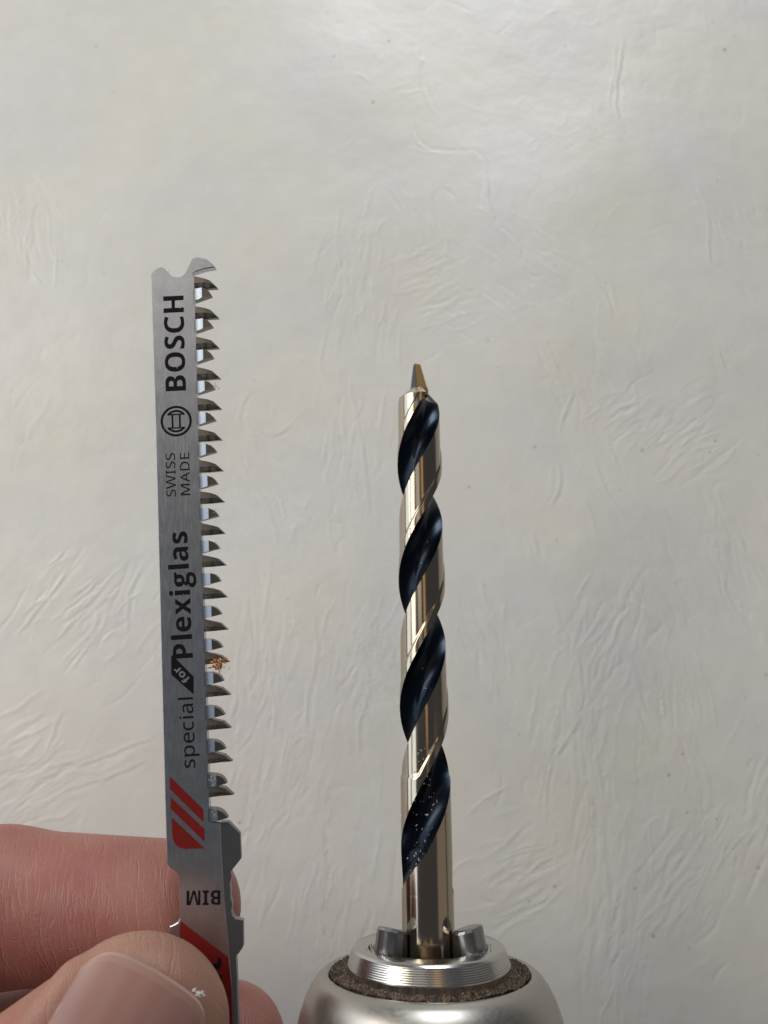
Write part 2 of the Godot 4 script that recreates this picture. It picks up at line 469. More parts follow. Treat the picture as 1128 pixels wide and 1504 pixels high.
func drill_chuck() -> void:
	var t := thing("drill_chuck", "satin nickel drill chuck with dusty rim gripping the black and bronze bit", "drill chuck", tool_frame())
	var nickel := metal(Color(0.46, 0.435, 0.395), 0.3)
	nickel.roughness_texture = grain_texture(256, 0.05, 3, 0.4, 0.75, 1.0)
	nickel.roughness = 0.42
	var s := Soup.new()
	lathe(s, [Vector2(12.6, -8.9), Vector2(12.85, -7.4), Vector2(13.1, -6.95), Vector2(13.5, -6.8), Vector2(14.0, -6.92), Vector2(14.7, -7.45), Vector2(15.5, -8.5), Vector2(16.2, -9.9), Vector2(16.8, -11.7), Vector2(17.3, -14.0), Vector2(17.7, -17), Vector2(17.9, -20), Vector2(18.0, -26), Vector2(18.0, -44), Vector2(18.0, -44), Vector2(17.0, -45.5), Vector2(8.0, -45.5)], 96)
	part("sleeve", s.mesh(nickel), t)
	# turned nose ring, with fine lathe grooves on its flank
	var bright := metal(Color(0.55, 0.54, 0.52), 0.24)
	s = Soup.new()
	var prof := [Vector2(6.9, -9.5), Vector2(6.9, -4.3), Vector2(7.2, -3.9), Vector2(7.2, -3.9), Vector2(9.7, -3.85), Vector2(9.82, -3.9), Vector2(9.95, -4.05)]
	for i in 8:
		var y := -4.15 - i * 0.238
		var r := 10.0 + i * 0.078
		prof.append(Vector2(r, y))
		prof.append(Vector2(r + 0.10, y - 0.085))
		prof.append(Vector2(r + 0.10, y - 0.15))
	prof.append_array([Vector2(10.66, -6.1), Vector2(10.66, -6.1), Vector2(10.45, -6.5), Vector2(10.4, -9.0)])
	lathe(s, prof, 128)
	part("nose_ring", s.mesh(bright), t)
	# bore floor and the spindle behind it
	s = Soup.new()
	lathe(s, [Vector2(0, -45), Vector2(8, -45), Vector2(8, -45), Vector2(8, -9.2), Vector2(8, -9.2), Vector2(0.0, -9.2)], 48)
	part("bore", s.mesh(metal(Color(0.05, 0.045, 0.04), 0.7, 0.5)), t)
	# jaws: rods with a rounded back, ground to a flat facing the bit
	var jaw_steel := metal(Color(0.30, 0.30, 0.31), 0.3)
	for az in [-58.0, 62.0, 180.0]:
		s = Soup.new()
		var sec := PackedVector2Array()          # x across, y outward from the axis
		sec.append(Vector2(-0.55, 3.62))
		sec.append(Vector2(0.55, 3.62))
		sec.append(Vector2(1.95, 4.9))
		for i in 9:
			var f := -0.25 + i * (PI + 0.5) / 8
			sec.append(Vector2(cos(f) * 2.1, 5.6 + sin(f) * 2.15))
		sec.append(Vector2(-1.95, 4.9))
		var k := sec.size()
		var mid := Vector2(0, 5.5)
		var layers := []
		for lay in [[-9.0, 1.0, 0.0], [-1.75, 0.95, 0.0], [-1.45, 0.88, 0.0], [-1.32, 0.74, 0.0]]:
			var ring := PackedVector3Array()
			for q in sec:
				var z: Vector2 = mid + (q - mid) * lay[1]
				var lift: float = 0.0 if lay[0] < -5 else (z.y - 5.5) * 0.26 + z.x * 0.05
				var outw: float = 0.0 if lay[0] > -5 else 1.2
				ring.append(Vector3(z.x, lay[0] + lift, z.y + outw * (1.0 if q.y > 4.5 else 0.0)))
			layers.append(ring)
		for li in 3:
			for i in k:
				var j := (i + 1) % k
				var a: Vector3 = layers[li][i]
				var b: Vector3 = layers[li][j]
				var c: Vector3 = layers[li + 1][j]
				var d: Vector3 = layers[li + 1][i]
				var g := (b - a).cross(d - a).normalized()
				var out := (a + b + c + d) / 4 - Vector3(0, -5, 5.5)
				out.y = 0.2 * li
				if g.dot(out) < 0:
					g = -g
				if li == 0 and i >= 2 and i < k - 2:
					var na := Vector3(a.x, 0, a.z - 5.6 - 1.2).normalized()
					var nb := Vector3(b.x, 0, b.z - 5.6 - 1.2).normalized()
					s.quad(a, b, c, d, na, nb, nb, na)
				else:
					s.quad(a, b, c, d, g, g, g, g)
		s.face(Array(layers[3]), Vector3.UP)
		var o := part("jaw", s.mesh(jaw_steel), t)
		o.rotation.y = deg_to_rad(az)
	# packed dust and grease in the gap between ring and sleeve
	s = Soup.new()
	var f := FastNoiseLite.new()
	f.seed = 12
	f.frequency = 0.9
	var steps := 420
	var rows := 22
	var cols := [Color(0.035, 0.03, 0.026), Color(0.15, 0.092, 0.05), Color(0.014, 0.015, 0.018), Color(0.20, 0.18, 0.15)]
	var at := func(i: int, j: int) -> Vector3:
		var ang := TAU * i / steps
		var r := lerpf(10.4, 13.05, float(j) / rows)
		var p := Vector3(sin(ang) * r, 0, cos(ang) * r)
		var edge := absf(float(j) / rows - 0.5) * 2
		p.y = -7.55 + edge * edge * 0.75 + f.get_noise_3d(p.x * 0.7, 0, p.z * 0.7) * 0.45 + f.get_noise_3d(p.x * 3, 7, p.z * 3) * 0.16
		return p
	for i in steps:
		for j in rows:
			var q := [at.call(i, j), at.call((i + 1) % steps, j), at.call((i + 1) % steps, j + 1), at.call(i, j + 1)]
			s.face(q, Vector3.UP)
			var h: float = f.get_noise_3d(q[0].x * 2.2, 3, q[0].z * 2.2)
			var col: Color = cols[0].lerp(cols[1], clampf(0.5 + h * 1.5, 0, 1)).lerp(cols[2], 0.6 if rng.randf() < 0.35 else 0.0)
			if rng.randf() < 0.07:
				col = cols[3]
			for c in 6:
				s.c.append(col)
	var dirt := paint(Color(1, 1, 1), 0.85)
	dirt.vertex_color_use_as_albedo = true
	var grime := part("grime", s.mesh(dirt), t)
	grime.set_meta("kind", "stuff")
	# grit round the feet of the jaws
	s = Soup.new()
	for i in 260:
		var ja: float = deg_to_rad([-58.0, 62.0, 180.0][i % 3])
		var ang := ja + rng.randfn() * 0.28
		var r := 7.35 + absf(rng.randfn()) * 0.5
		if r > 9.3:
			continue
		pebble(s, Vector3(sin(ang) * r, -3.8, cos(ang) * r), rng.randf_range(0.05, 0.14), [Color(0.05, 0.04, 0.035), Color(0.22, 0.2, 0.18), Color(0.1, 0.08, 0.06)][i % 3])
	var grit := part("grit", s.mesh(dirt), t)
	grit.set_meta("kind", "stuff")

func pebble(s: Soup, p: Vector3, r: float, col: Color, flat := 1.0) -> void:
	var pts := []
	for d in [Vector3.RIGHT, Vector3.UP, Vector3.BACK, Vector3.LEFT, Vector3.DOWN, Vector3.FORWARD]:
		pts.append(p + d * r * rng.randf_range(0.5, 1.2) * Vector3(1, flat, 1))
	for tri in [[0, 1, 2], [2, 1, 3], [3, 1, 5], [5, 1, 0], [0, 2, 4], [2, 3, 4], [3, 5, 4], [5, 0, 4]]:
		var a: Vector3 = pts[tri[0]]
		var b: Vector3 = pts[tri[1]]
		var c: Vector3 = pts[tri[2]]
		s.face([a, b, c], (a + b + c) / 3 - p)
		for i in 3:
			s.c.append(col)

# ---------------------------------------------------------------- drill bit
const R := 3.5
const LEAD := 18.5          # half a turn of the twist, mm
const FLUTE_END := 2.3
const TIP := 74.7
func flute_centre(y: float) -> float:
	return (y - 68.2) / LEAD * PI
func flute_half(y: float) -> float:
	return deg_to_rad(45.5) * sqrt(clampf((y - FLUTE_END) / 5.5, 0.0, 1.0))
func flute_point(y: float, q: float, turn: float, out := 0.0) -> Vector3:   # q from -1 (upper edge) to 1 (lower lip) across the flute's hollow
	var w := flute_half(y)
	var edge := land_radius(y, 1.0 if q < 0 else 0.0)
	var deep := 1.08 * pow(w / deg_to_rad(45.5), 1.3)
	var x := q * edge * sin(w)
	var z := edge * cos(w) - deep * (1.0 - q * q) + out
	var th := flute_centre(y) + turn
	return Vector3(x * cos(th) + z * sin(th), y, z * cos(th) - x * sin(th))
func land_radius(y: float, q: float) -> float:    # q from 0 (behind the flute's lower lip) to 1 (margin above the next flute)
	var clear := smoothstep(17.0, 17.5, y)           # backed-off body above, full shank below
	var margin := 1.0 - smoothstep(0.76, 0.81, q)
	return R * (1.0 - 0.05 * clear * margin)

func bit_point(y: float, th: float, r: float) -> Vector3:
	return Vector3(sin(th) * r, y, cos(th) * r)

func strip(s: Soup, ny: int, nq: int, y0: float, y1: float, pos: Callable) -> void:
	var p := []
	for j in ny + 1:
		var row := PackedVector3Array()
		for i in nq + 1:
			row.append(pos.call(lerpf(y0, y1, float(j) / ny), float(i) / nq))
		p.append(row)
	var nrm := []
	for j in ny + 1:
		var row := PackedVector3Array()
		for i in nq + 1:
			var du: Vector3 = p[j][mini(i + 1, nq)] - p[j][maxi(i - 1, 0)]
			var dv: Vector3 = p[mini(j + 1, ny)][i] - p[maxi(j - 1, 0)][i]
			var g := dv.cross(du).normalized()
			var out: Vector3 = p[j][i]
			out.y = 0
			row.append(g if g.dot(out) >= 0 else -g)
		nrm.append(row)
	for j in ny:
		for i in nq:
			s.quad(p[j][i], p[j][i + 1], p[j + 1][i + 1], p[j + 1][i], nrm[j][i], nrm[j][i + 1], nrm[j + 1][i + 1], nrm[j + 1][i], Vector2(float(i) / nq, p[j][i].y / 20), Vector2(float(i + 1) / nq, p[j][i].y / 20), Vector2(float(i + 1) / nq, p[j + 1][i].y / 20), Vector2(float(i) / nq, p[j + 1][i].y / 20))

func drill_bit() -> void:
	var t := thing("drill_bit", "two-tone twist bit, blackened flutes and bronze lands, with a pointed brad tip", "drill bit", tool_frame())
	var bronze := metal(Color(0.40, 0.345, 0.275), 0.15)
	var black := metal(Color(0.0045, 0.0105, 0.021), 0.24, 0.8)
	black.roughness_texture = grain_texture(256, 0.35, 15, 30.0, 0.55, 1.0)
	black.roughness = 0.34
	black.clearcoat_enabled = true
	black.clearcoat = 0.1
	black.clearcoat_roughness = 0.2
	for half in 2:
		var add := PI * half
		var s := Soup.new()
		strip(s, 210, 20, FLUTE_END + 0.02, TIP, func(y, q):
			var u: float = (q * 2 - 1) * 0.999
			return flute_point(y, u, add))
		part("flute", s.mesh(black), t)
		s = Soup.new()
		strip(s, 260, 30, FLUTE_END + 0.02, TIP, func(y, q):
			# from the lower lip of one flute to the upper edge of the other
			var a: float = flute_centre(y) + add + flute_half(y)
			var b: float = flute_centre(y) + add + PI - flute_half(y)
			return bit_point(y, lerpf(a, b, q), land_radius(y, q)))
		part("land", s.mesh(bronze), t)
	var s := Soup.new()
	lathe(s, [Vector2(0, -9.1), Vector2(R, -9.1), Vector2(R, -9.1), Vector2(R, FLUTE_END + 0.03)], 72)
	part("shank", s.mesh(bronze), t)
	# ground end: two cutting lips falling from the spurs towards the middle
	s = Soup.new()
	var lip := metal(Color(0.52, 0.47, 0.40), 0.3)
	var ring := []
	for half in 2:
		for i in 14:
			var u := (float(i) / 14 * 2 - 1)
			ring.append(flute_point(TIP, u, PI * half))
		for i in 14:
			var q := float(i) / 14
			ring.append(bit_point(TIP, lerpf(flute_centre(TIP) + PI * half + flute_half(TIP), flute_centre(TIP) + PI * (half + 1) - flute_half(TIP), q), land_radius(TIP, q)))
	for i in ring.size():
		var a: Vector3 = ring[i]
		var b: Vector3 = ring[(i + 1) % ring.size()]
		s.face([a, b, Vector3(b.x * 0.4, TIP + 1.9, b.z * 0.4), Vector3(a.x * 0.4, TIP + 1.9, a.z * 0.4)], Vector3.UP)
	for i in ring.size():
		var a: Vector3 = ring[i]
		var b: Vector3 = ring[(i + 1) % ring.size()]
		s.face([Vector3(0, TIP + 2.0, 0), Vector3(b.x * 0.4, TIP + 1.9, b.z * 0.4), Vector3(a.x * 0.4, TIP + 1.9, a.z * 0.4)], Vector3.UP)
	part("cutting_lip", s.mesh(lip), t)
	# brad: a slender four-sided point, heat-browned
	s = Soup.new()
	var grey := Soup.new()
	var brown := metal(Color(0.78, 0.50, 0.22), 0.36)
	var lay := []
	for l in [[TIP + 0.8, 1.2, 1.1, -6.0, 0.1], [TIP + 2.0, 1.16, 1.05, -3.0, 0.1], [TIP + 2.5, 1.0, 0.95, 0.0, 0.06], [TIP + 6.4, 0.5, 0.42, 8.0, -0.16], [TIP + 6.55, 0.44, 0.36, 8.0, -0.17]]:
		var q := []
		for c in [Vector2(-0.9, -1), Vector2(0.9, -1), Vector2(1, -0.9), Vector2(1, 0.9), Vector2(0.9, 1), Vector2(-0.9, 1), Vector2(-1, 0.9), Vector2(-1, -0.9)]:
			var z: Vector2 = (c * Vector2(l[1], l[2])).rotated(deg_to_rad(l[3] - 28))
			q.append(Vector3(z.x + l[4], l[0], z.y))
		lay.append(q)
	for li in lay.size() - 1:
		for i in 8:
			var j := (i + 1) % 8
			var mid: Vector3 = (lay[li][i] + lay[li][j]) / 2
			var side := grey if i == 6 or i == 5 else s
			side.face([lay[li][i], lay[li][j], lay[li + 1][j], lay[li + 1][i]], Vector3(mid.x, 0.1, mid.z))
	s.face(lay[-1], Vector3.UP)
	var brad := s.mesh(brown)
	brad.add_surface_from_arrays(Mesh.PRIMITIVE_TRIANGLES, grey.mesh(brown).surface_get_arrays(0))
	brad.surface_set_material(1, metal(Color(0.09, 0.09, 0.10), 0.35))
	part("brad_point", brad, t)

# ---------------------------------------------------------------- jigsaw blade
func blade_frame() -> Transform3D:   # x across to the teeth, y along to the free end, z out of the printed face
	return Transform3D(Basis(Vector3(0.9987, 0.0131, -0.0489), Vector3(-0.0504, 0.1682, -0.9845), Vector3(-0.0047, 0.9857, 0.1686)).orthonormalized(), Vector3(-24.683, 63.6595, -21.3346) * MM)

const THICK := 1.1
const ROOT := 1.40
func dark_tip(k: int) -> float:
	return 33.96 - 4.0875 * k
func light_tip(k: int) -> float:
	return 32.55 - 4.155 * k

func jigsaw_blade() -> void:
	var t := thing("jigsaw_blade", "toothed steel jigsaw blade printed for acrylic sheet, held upright by the fingers", "saw blade", blade_frame())
	var steel := metal(Color(0.62, 0.645, 0.685), 0.4)
	steel.roughness_texture = grain_texture(512, 0.12, 8, 14.0, 0.78, 1.0)
	steel.roughness = 0.36
	var tone := PackedByteArray()      # handling marks and faint heat tint
	tone.resize(256 * 256)
	var n1 := noise_bytes(256, 0.02, 91, 4)
	var n2 := noise_bytes(256, 0.15, 92, 2)
	for i in 256 * 256:
		tone[i] = int(clampf(244 + (n1[i] - 128) * 0.09 + (n2[i] - 128) * 0.06, 0, 255))
	steel.albedo_texture = ImageTexture.create_from_image(Image.create_from_data(256, 256, false, Image.FORMAT_L8, tone))
	# scratches along and across the face
	var w := 512
	var buf := PackedFloat32Array()
	buf.resize(w * w)
	for i in 260:
		var p := Vector2(rng.randf() * w, rng.randf() * w)
		var l := rng.randf_range(20, 130)
		var d := Vector2.from_angle(PI / 2 + rng.randfn() * 0.05) if rng.randf() < 0.85 else Vector2.from_angle(rng.randf() * TAU) * 0.3
		stroke(buf, w, PackedVector2Array([p, p + d * l * 0.5, p + d * l]), -rng.randf_range(0.001, 0.004), 0.8)
	var ns := noise_bytes(w, 0.2, 77, 2)
	for i in w * w:
		buf[i] += ns[i] * (0.0018 / 255.0)
	steel.heightmap_enabled = true
	steel.heightmap_texture = height_texture(buf, w)
	steel.heightmap_scale = 0.1
	var out := PackedVector2Array([Vector2(-4.31, 35.89), Vector2(-4.05, 36.3), Vector2(-3.72, 36.59), Vector2(-3.35, 36.8), Vector2(-2.95, 36.87), Vector2(-2.6, 36.8), Vector2(-2.28, 36.62), Vector2(-1.98, 36.3), Vector2(-1.72, 35.95), Vector2(-1.5, 35.7), Vector2(-1.29, 35.54), Vector2(-1.0, 35.41), Vector2(-0.69, 35.37), Vector2(-0.35, 35.46), Vector2(-0.01, 35.67), Vector2(0.25, 36.0), Vector2(0.49, 36.43), Vector2(0.89, 37.2), Vector2(1.05, 37.6), Vector2(1.3, 37.88), Vector2(1.68, 38.02), Vector2(2.26, 37.95), Vector2(3.21, 37.68), Vector2(3.77, 37.15), Vector2(4.23, 36.53), Vector2(2.79, 36.35), Vector2(1.73, 36.07), Vector2(1.42, 35.98), Vector2(1.2, 35.9), Vector2(1.2, 35.6), Vector2(ROOT, 35.41)])
	for k in 17:
		var lo := light_tip(k) - 0.45
		out.append(Vector2(ROOT, lo))
		if k < 16:
			out.append(Vector2(1.24, lo - 0.2))
			out.append(Vector2(1.24, dark_tip(k + 1) + 1.62))
			out.append(Vector2(ROOT, dark_tip(k + 1) + 1.45))
	out.append_array([Vector2(2.76, -34.5), Vector2(2.82, -38.55), Vector2(2.97, -42.9), Vector2(3.36, -49.4), Vector2(3.62, -54), Vector2(3.62, -72), Vector2(3.0, -74), Vector2(-1.6, -74), Vector2(-2.2, -72)])
	out.append_array([Vector2(-2.39, -57.8), Vector2(-2.59, -52.8), Vector2(-2.82, -49.0), Vector2(-3.3, -48.8), Vector2(-3.89, -48.41), Vector2(-3.94, -47.05), Vector2(-3.84, -46.5), Vector2(-3.25, -46.29), Vector2(-2.83, -46.07), Vector2(-2.62, -45.7), Vector2(-2.56, -45.29), Vector2(-2.57, -42.49), Vector2(-2.62, -40.88), Vector2(-2.72, -40.4), Vector2(-2.93, -40.06), Vector2(-3.51, -39.71), Vector2(-4.0, -39.2), Vector2(-4.08, -25.29), Vector2(-4.12, -4.99), Vector2(-4.16, 16.12)])
	var s := Soup.new()
	plate(s, out, -THICK, 0.0, 0.1)
	part("blade_body", s.mesh(steel), t)
	# the unground tooth strip at the tang falls away behind its weld line
	var dull := metal(Color(0.30, 0.30, 0.31), 0.42)
	s = Soup.new()
	var weld := [Vector2(2.77, -34.5), Vector2(2.83, -38.55), Vector2(2.9, -40.2), Vector2(2.98, -42.9), Vector2(3.18, -46.0), Vector2(3.36, -49.4), Vector2(3.42, -50.3), Vector2(3.62, -54), Vector2(3.62, -72)]
	var edge := [Vector2(3.65, -34.54), Vector2(5.03, -36.07), Vector2(5.06, -39.09), Vector2(4.09, -40.16), Vector2(3.75, -40.55), Vector2(3.9, -41.0), Vector2(3.62, -41.9), Vector2(3.7, -42.6), Vector2(3.66, -43.5), Vector2(3.84, -44.3), Vector2(3.72, -45.1), Vector2(3.82, -45.7), Vector2(4.16, -46.09), Vector2(5.07, -46.38), Vector2(5.01, -49.39), Vector2(4.44, -50.15), Vector2(4.11, -50.3), Vector2(4.14, -53.13), Vector2(4.1, -72)]
	var lum := func(q: Vector2) -> Vector3:
		var x := 2.8 + maxf(0.0, (-38.5 - q.y) * 0.05)
		return Vector3(q.x, q.y, -0.02 - 0.2 * maxf(0.0, q.x - x))
	var all := PackedVector2Array()
	for q in weld:
		all.append(q + Vector2(0.004, 0))
	for i in range(edge.size() - 1, -1, -1):
		all.append(edge[i])
	var idx := Geometry2D.triangulate_polygon(all)
	for i in range(0, idx.size(), 3):
		s.face([lum.call(all[idx[i]]), lum.call(all[idx[i + 1]]), lum.call(all[idx[i + 2]])], Vector3.BACK)
		s.face([Vector3(all[idx[i]].x, all[idx[i]].y, -THICK), Vector3(all[idx[i + 1]].x, all[idx[i + 1]].y, -THICK), Vector3(all[idx[i + 2]].x, all[idx[i + 2]].y, -THICK)], Vector3.FORWARD)
	for i in all.size():
		var a := all[i]
		var b := all[(i + 1) % all.size()]
		var e := (b - a).normalized()
		var o3 := Vector3(e.y, -e.x, 0)
		if Geometry2D.is_polygon_clockwise(all):
			o3 = -o3
		s.face([lum.call(a), lum.call(b), Vector3(b.x, b.y, -THICK), Vector3(a.x, a.y, -THICK)], o3)
	part("tang_strip", s.mesh(dull), t)
	# teeth: set by turns away from and towards the printed face
	var ground := metal(Color(0.24, 0.225, 0.20), 0.34)
	ground.roughness_texture = steel.roughness_texture
	ground.roughness = 0.45
	var shiny := metal(Color(0.23, 0.255, 0.30), 0.36)
	var honed := metal(Color(0.34, 0.325, 0.30), 0.36)
	honed.roughness_texture = steel.roughness_texture
	honed.roughness = 0.5
	var away := tooth_away(honed, ground)
	var near_ := tooth_near(shiny, ground)
	for k in 17:
		var o := part("tooth", away[k % 3], t)
		o.position = Vector3(ROOT, dark_tip(k), 0) * MM
		o = part("tooth", near_[k % 3], t)
		o.position = Vector3(ROOT, light_tip(k), 0) * MM
	# print
	var ink := paint(Color(0.012, 0.012, 0.016), 0.55)
	ink.metallic_specular = 0.2
	var red := paint(Color(0.21, 0.017, 0.015), 0.55)
	red.metallic_specular = 0.25
	lettering(t, "BOSCH", true, Vector2(-1.38, 26.48), Vector2(12.75, 2.68), 90, ink)
	lettering(t, "SWISS", false, Vector2(-2.32, 9.12), Vector2(5.65, 1.24), 90, ink)
	lettering(t, "MADE", false, Vector2(-0.48, 9.16), Vector2(5.55, 1.2), 90, ink)
	lettering(t, "Plexiglas", true, Vector2(-1.14, -6.25), Vector2(16.0, 3.52), 91, ink)
	lettering(t, "special", false, Vector2(-0.84, -23.45), Vector2(8.65, 2.42), 90.6, ink)
	lettering(t, "BIM", true, Vector2(0.39, -43.32), Vector2(4.15, 1.72), 178, ink)
	# wave-like flag with the word left bare
	s = Soup.new()
	plate(s, PackedVector2Array([Vector2(-2.72, -13.75), Vector2(-2.85, -14.1), Vector2(-2.87, -16.22), Vector2(-0.13, -18.81), Vector2(-0.07, -16.62)]), 0.003, 0.012)
	part("arrow_print", s.mesh(ink), t)
	lettering(t, "for", true, Vector2(-1.62, -16.32), Vector2(2.25, 1.02), 132, metal(Color(0.5, 0.5, 0.51), 0.45), 0.012)
	for q in [[Vector2(-3.37, -28.66), Vector2(-3.41, -30.18), Vector2(0.66, -34.39), Vector2(0.71, -32.83)], [Vector2(-3.34, -31.15), Vector2(-3.38, -32.54), Vector2(0.72, -36.73), Vector2(0.76, -35.17)], [Vector2(-3.26, -33.59), Vector2(0.7, -37.5), Vector2(-1.71, -37.44), Vector2(-2.1, -37.36), Vector2(-2.42, -37.23), Vector2(-2.72, -37.0), Vector2(-2.95, -36.72), Vector2(-3.12, -36.35), Vector2(-3.23, -35.93)]]:
		s = Soup.new()
		plate(s, PackedVector2Array(q), 0.003, 0.013)
		part("red_stripe", s.mesh(red), t)
	s = Soup.new()
	plate(s, PackedVector2Array([Vector2(-2.42, -45.95), Vector2(3.2, -50.4), Vector2(3.52, -54), Vector2(3.5, -70), Vector2(-2.0, -70), Vector2(-2.28, -57.8), Vector2(-2.48, -52.8), Vector2(-2.66, -48.4), Vector2(-2.62, -46.6)]), 0.003, 0.013)
	part("red_tang_print", s.mesh(red), t)
	lettering(t, "cut", true, Vector2(1.2, -53.7), Vector2(6.6, 2.4), 90, ink, 0.012)
	# round emblem: a ring round an H-shaped armature
	s = Soup.new()
	annulus(s, 1.72, 2.03, 0, TAU)
	annulus(s, 1.20, 1.48, deg_to_rad(38), deg_to_rad(142))
	annulus(s, 1.20, 1.48, deg_to_rad(218), deg_to_rad(322))
	for y in [-1.0, 1.0]:
		plate(s, PackedVector2Array([Vector2(-1.12, y * 0.80), Vector2(1.12, y * 0.80), Vector2(1.12, y * 0.98), Vector2(-1.12, y * 0.98)]), 0.003, 0.012)
		plate(s, PackedVector2Array([Vector2(y * 0.36, -0.79), Vector2(y * 0.60, -0.79), Vector2(y * 0.60, 0.79), Vector2(y * 0.36, 0.79)]), 0.003, 0.012)
	var em := part("emblem", s.mesh(ink), t)
	em.position = Vector3(-1.44, 16.11, 0) * MM
	# wear: bright nicks in the print and on the face
	s = Soup.new()
	var bare := metal(Color(0.75, 0.77, 0.8), 0.3)
	for i in 34:
		var p := Vector2(rng.randf_range(-3.9, 1.0), rng.randf_range(-37, 34))
		var d := Vector2.from_angle(PI / 2 + rng.randfn() * 0.6) * rng.randf_range(0.04, 0.22)
		var q := d.orthogonal().normalized() * rng.randf_range(0.02, 0.05)
		plate(s, PackedVector2Array([p - d, p + q, p + d, p - q]), 0.004, 0.019)
	var nick := part("scratches", s.mesh(bare), t)
	nick.set_meta("kind", "stuff")

func annulus(s: Soup, r0: float, r1: float, a0: float, a1: float) -> void:
	var n := 48
	for i in n:
		var a := lerpf(a0, a1, float(i) / n)
		var b := lerpf(a0, a1, float(i + 1) / n)
		var q := []
		for p in [[r0, a], [r1, a], [r1, b], [r0, b]]:
			q.append(Vector3(cos(p[1]) * p[0], sin(p[1]) * p[0], 0.012))
		s.face(q, Vector3.BACK)
		for e in [[0, 3], [1, 2]]:
			var m: Vector3 = (q[e[0]] + q[e[1]]) / 2
			s.face([q[e[0]], q[e[1]], q[e[1]] - Vector3(0, 0, 0.009), q[e[0]] - Vector3(0, 0, 0.009)], Vector3(m.x, m.y, 0) * (1 if e[0] == 1 else -1))

func lettering(parent: Node3D, txt: String, bold: bool, mid: Vector2, box: Vector2, turn: float, m: Material, lift := 0.0) -> void:
	var f := SystemFont.new()
	f.font_names = PackedStringArray(["Droid Sans"])
	f.font_weight = 700 if bold else 400
	var tm := TextMesh.new()
	tm.font = f
	tm.text = txt
	tm.font_size = 48
	tm.pixel_size = 0.01
	tm.depth = 0.01
	tm.curve_step = 0.4
	tm.material = m
	var ab := tm.get_aabb()
	# the ink itself, not the font's line
	var arr := tm.get_mesh_arrays()
	var lo := Vector3.INF
	var hi := -Vector3.INF
	for p in arr[Mesh.ARRAY_VERTEX]:
		lo = lo.min(p)
		hi = hi.max(p)
	var sx := box.x * MM / (hi.x - lo.x)
	var sy := box.y * MM / (hi.y - lo.y)
	var sz := 0.010 * MM / ab.size.z
	var o := part("lettering", tm, parent)
	var rot := Basis(Vector3.BACK, deg_to_rad(turn))
	var b := Basis(rot.x * sx, rot.y * sy, rot.z * sz)
	var c := (lo + hi) / 2
	o.transform = Transform3D(b, Vector3(mid.x, mid.y, 0.009 + lift) * MM - b * c)

func tooth_away(m: Material, dark: Material) -> Array:
	var outm := []
	for variant in 3:
		var j := func(x: float) -> float: return x + rng.randf_range(-0.05, 0.05)
		var s := Soup.new()
		var a := Vector3(0, 1.45, 0)
		var b := Vector3(0, j.call(0.5), 0)
		var c := Vector3(0, -0.12, -0.5)
		var d := Vector3(1.2, j.call(1.18), -0.1)
		var f := Vector3(j.call(1.3), j.call(0.56), -0.14)
		var c2 := Vector3(1.2, -0.10, -0.82)
		var e := Vector3(1.98, j.call(0.9), -0.24)
		var g := Vector3(2.1, j.call(0.45), -0.32)
		var t := Vector3(j.call(2.9), 0, -0.62)
		s.face([a, d, f], Vector3.BACK)
		s.face([a, f, b], Vector3.BACK)
		s.face([d, e, g], Vector3.BACK)
		s.face([d, g, f], Vector3.BACK)
		s.face([e, t, g], Vector3.BACK)
		var up := s
		s = Soup.new()
		s.face([b, f, c2], Vector3(0, -1, 1))
		s.face([b, c2, c], Vector3(0, -1, 1))
		s.face([f, g, t], Vector3(0, -1, 1))
		s.face([f, t, c2], Vector3(0, -1, 1))
		var back := [a, d, e, t, c2, c]
		var bk := []
		for p in back:
			bk.append(Vector3(p.x, p.y, -THICK - 0.12 * p.x))
		s.face(bk, Vector3.FORWARD)
		for i in 6:
			var k := (i + 1) % 6
			var e1: Vector3 = back[k] - back[i]
			s.face([back[i], back[k], bk[k], bk[i]], Vector3(-e1.y, e1.x, 0) * 1.0 if i < 3 else Vector3(0, -1, 0) if i < 5 else Vector3.LEFT)
		var am := up.mesh(m)
		am.add_surface_from_arrays(Mesh.PRIMITIVE_TRIANGLES, s.mesh(dark).surface_get_arrays(0))
		am.surface_set_material(1, dark)
		outm.append(am)
	return outm

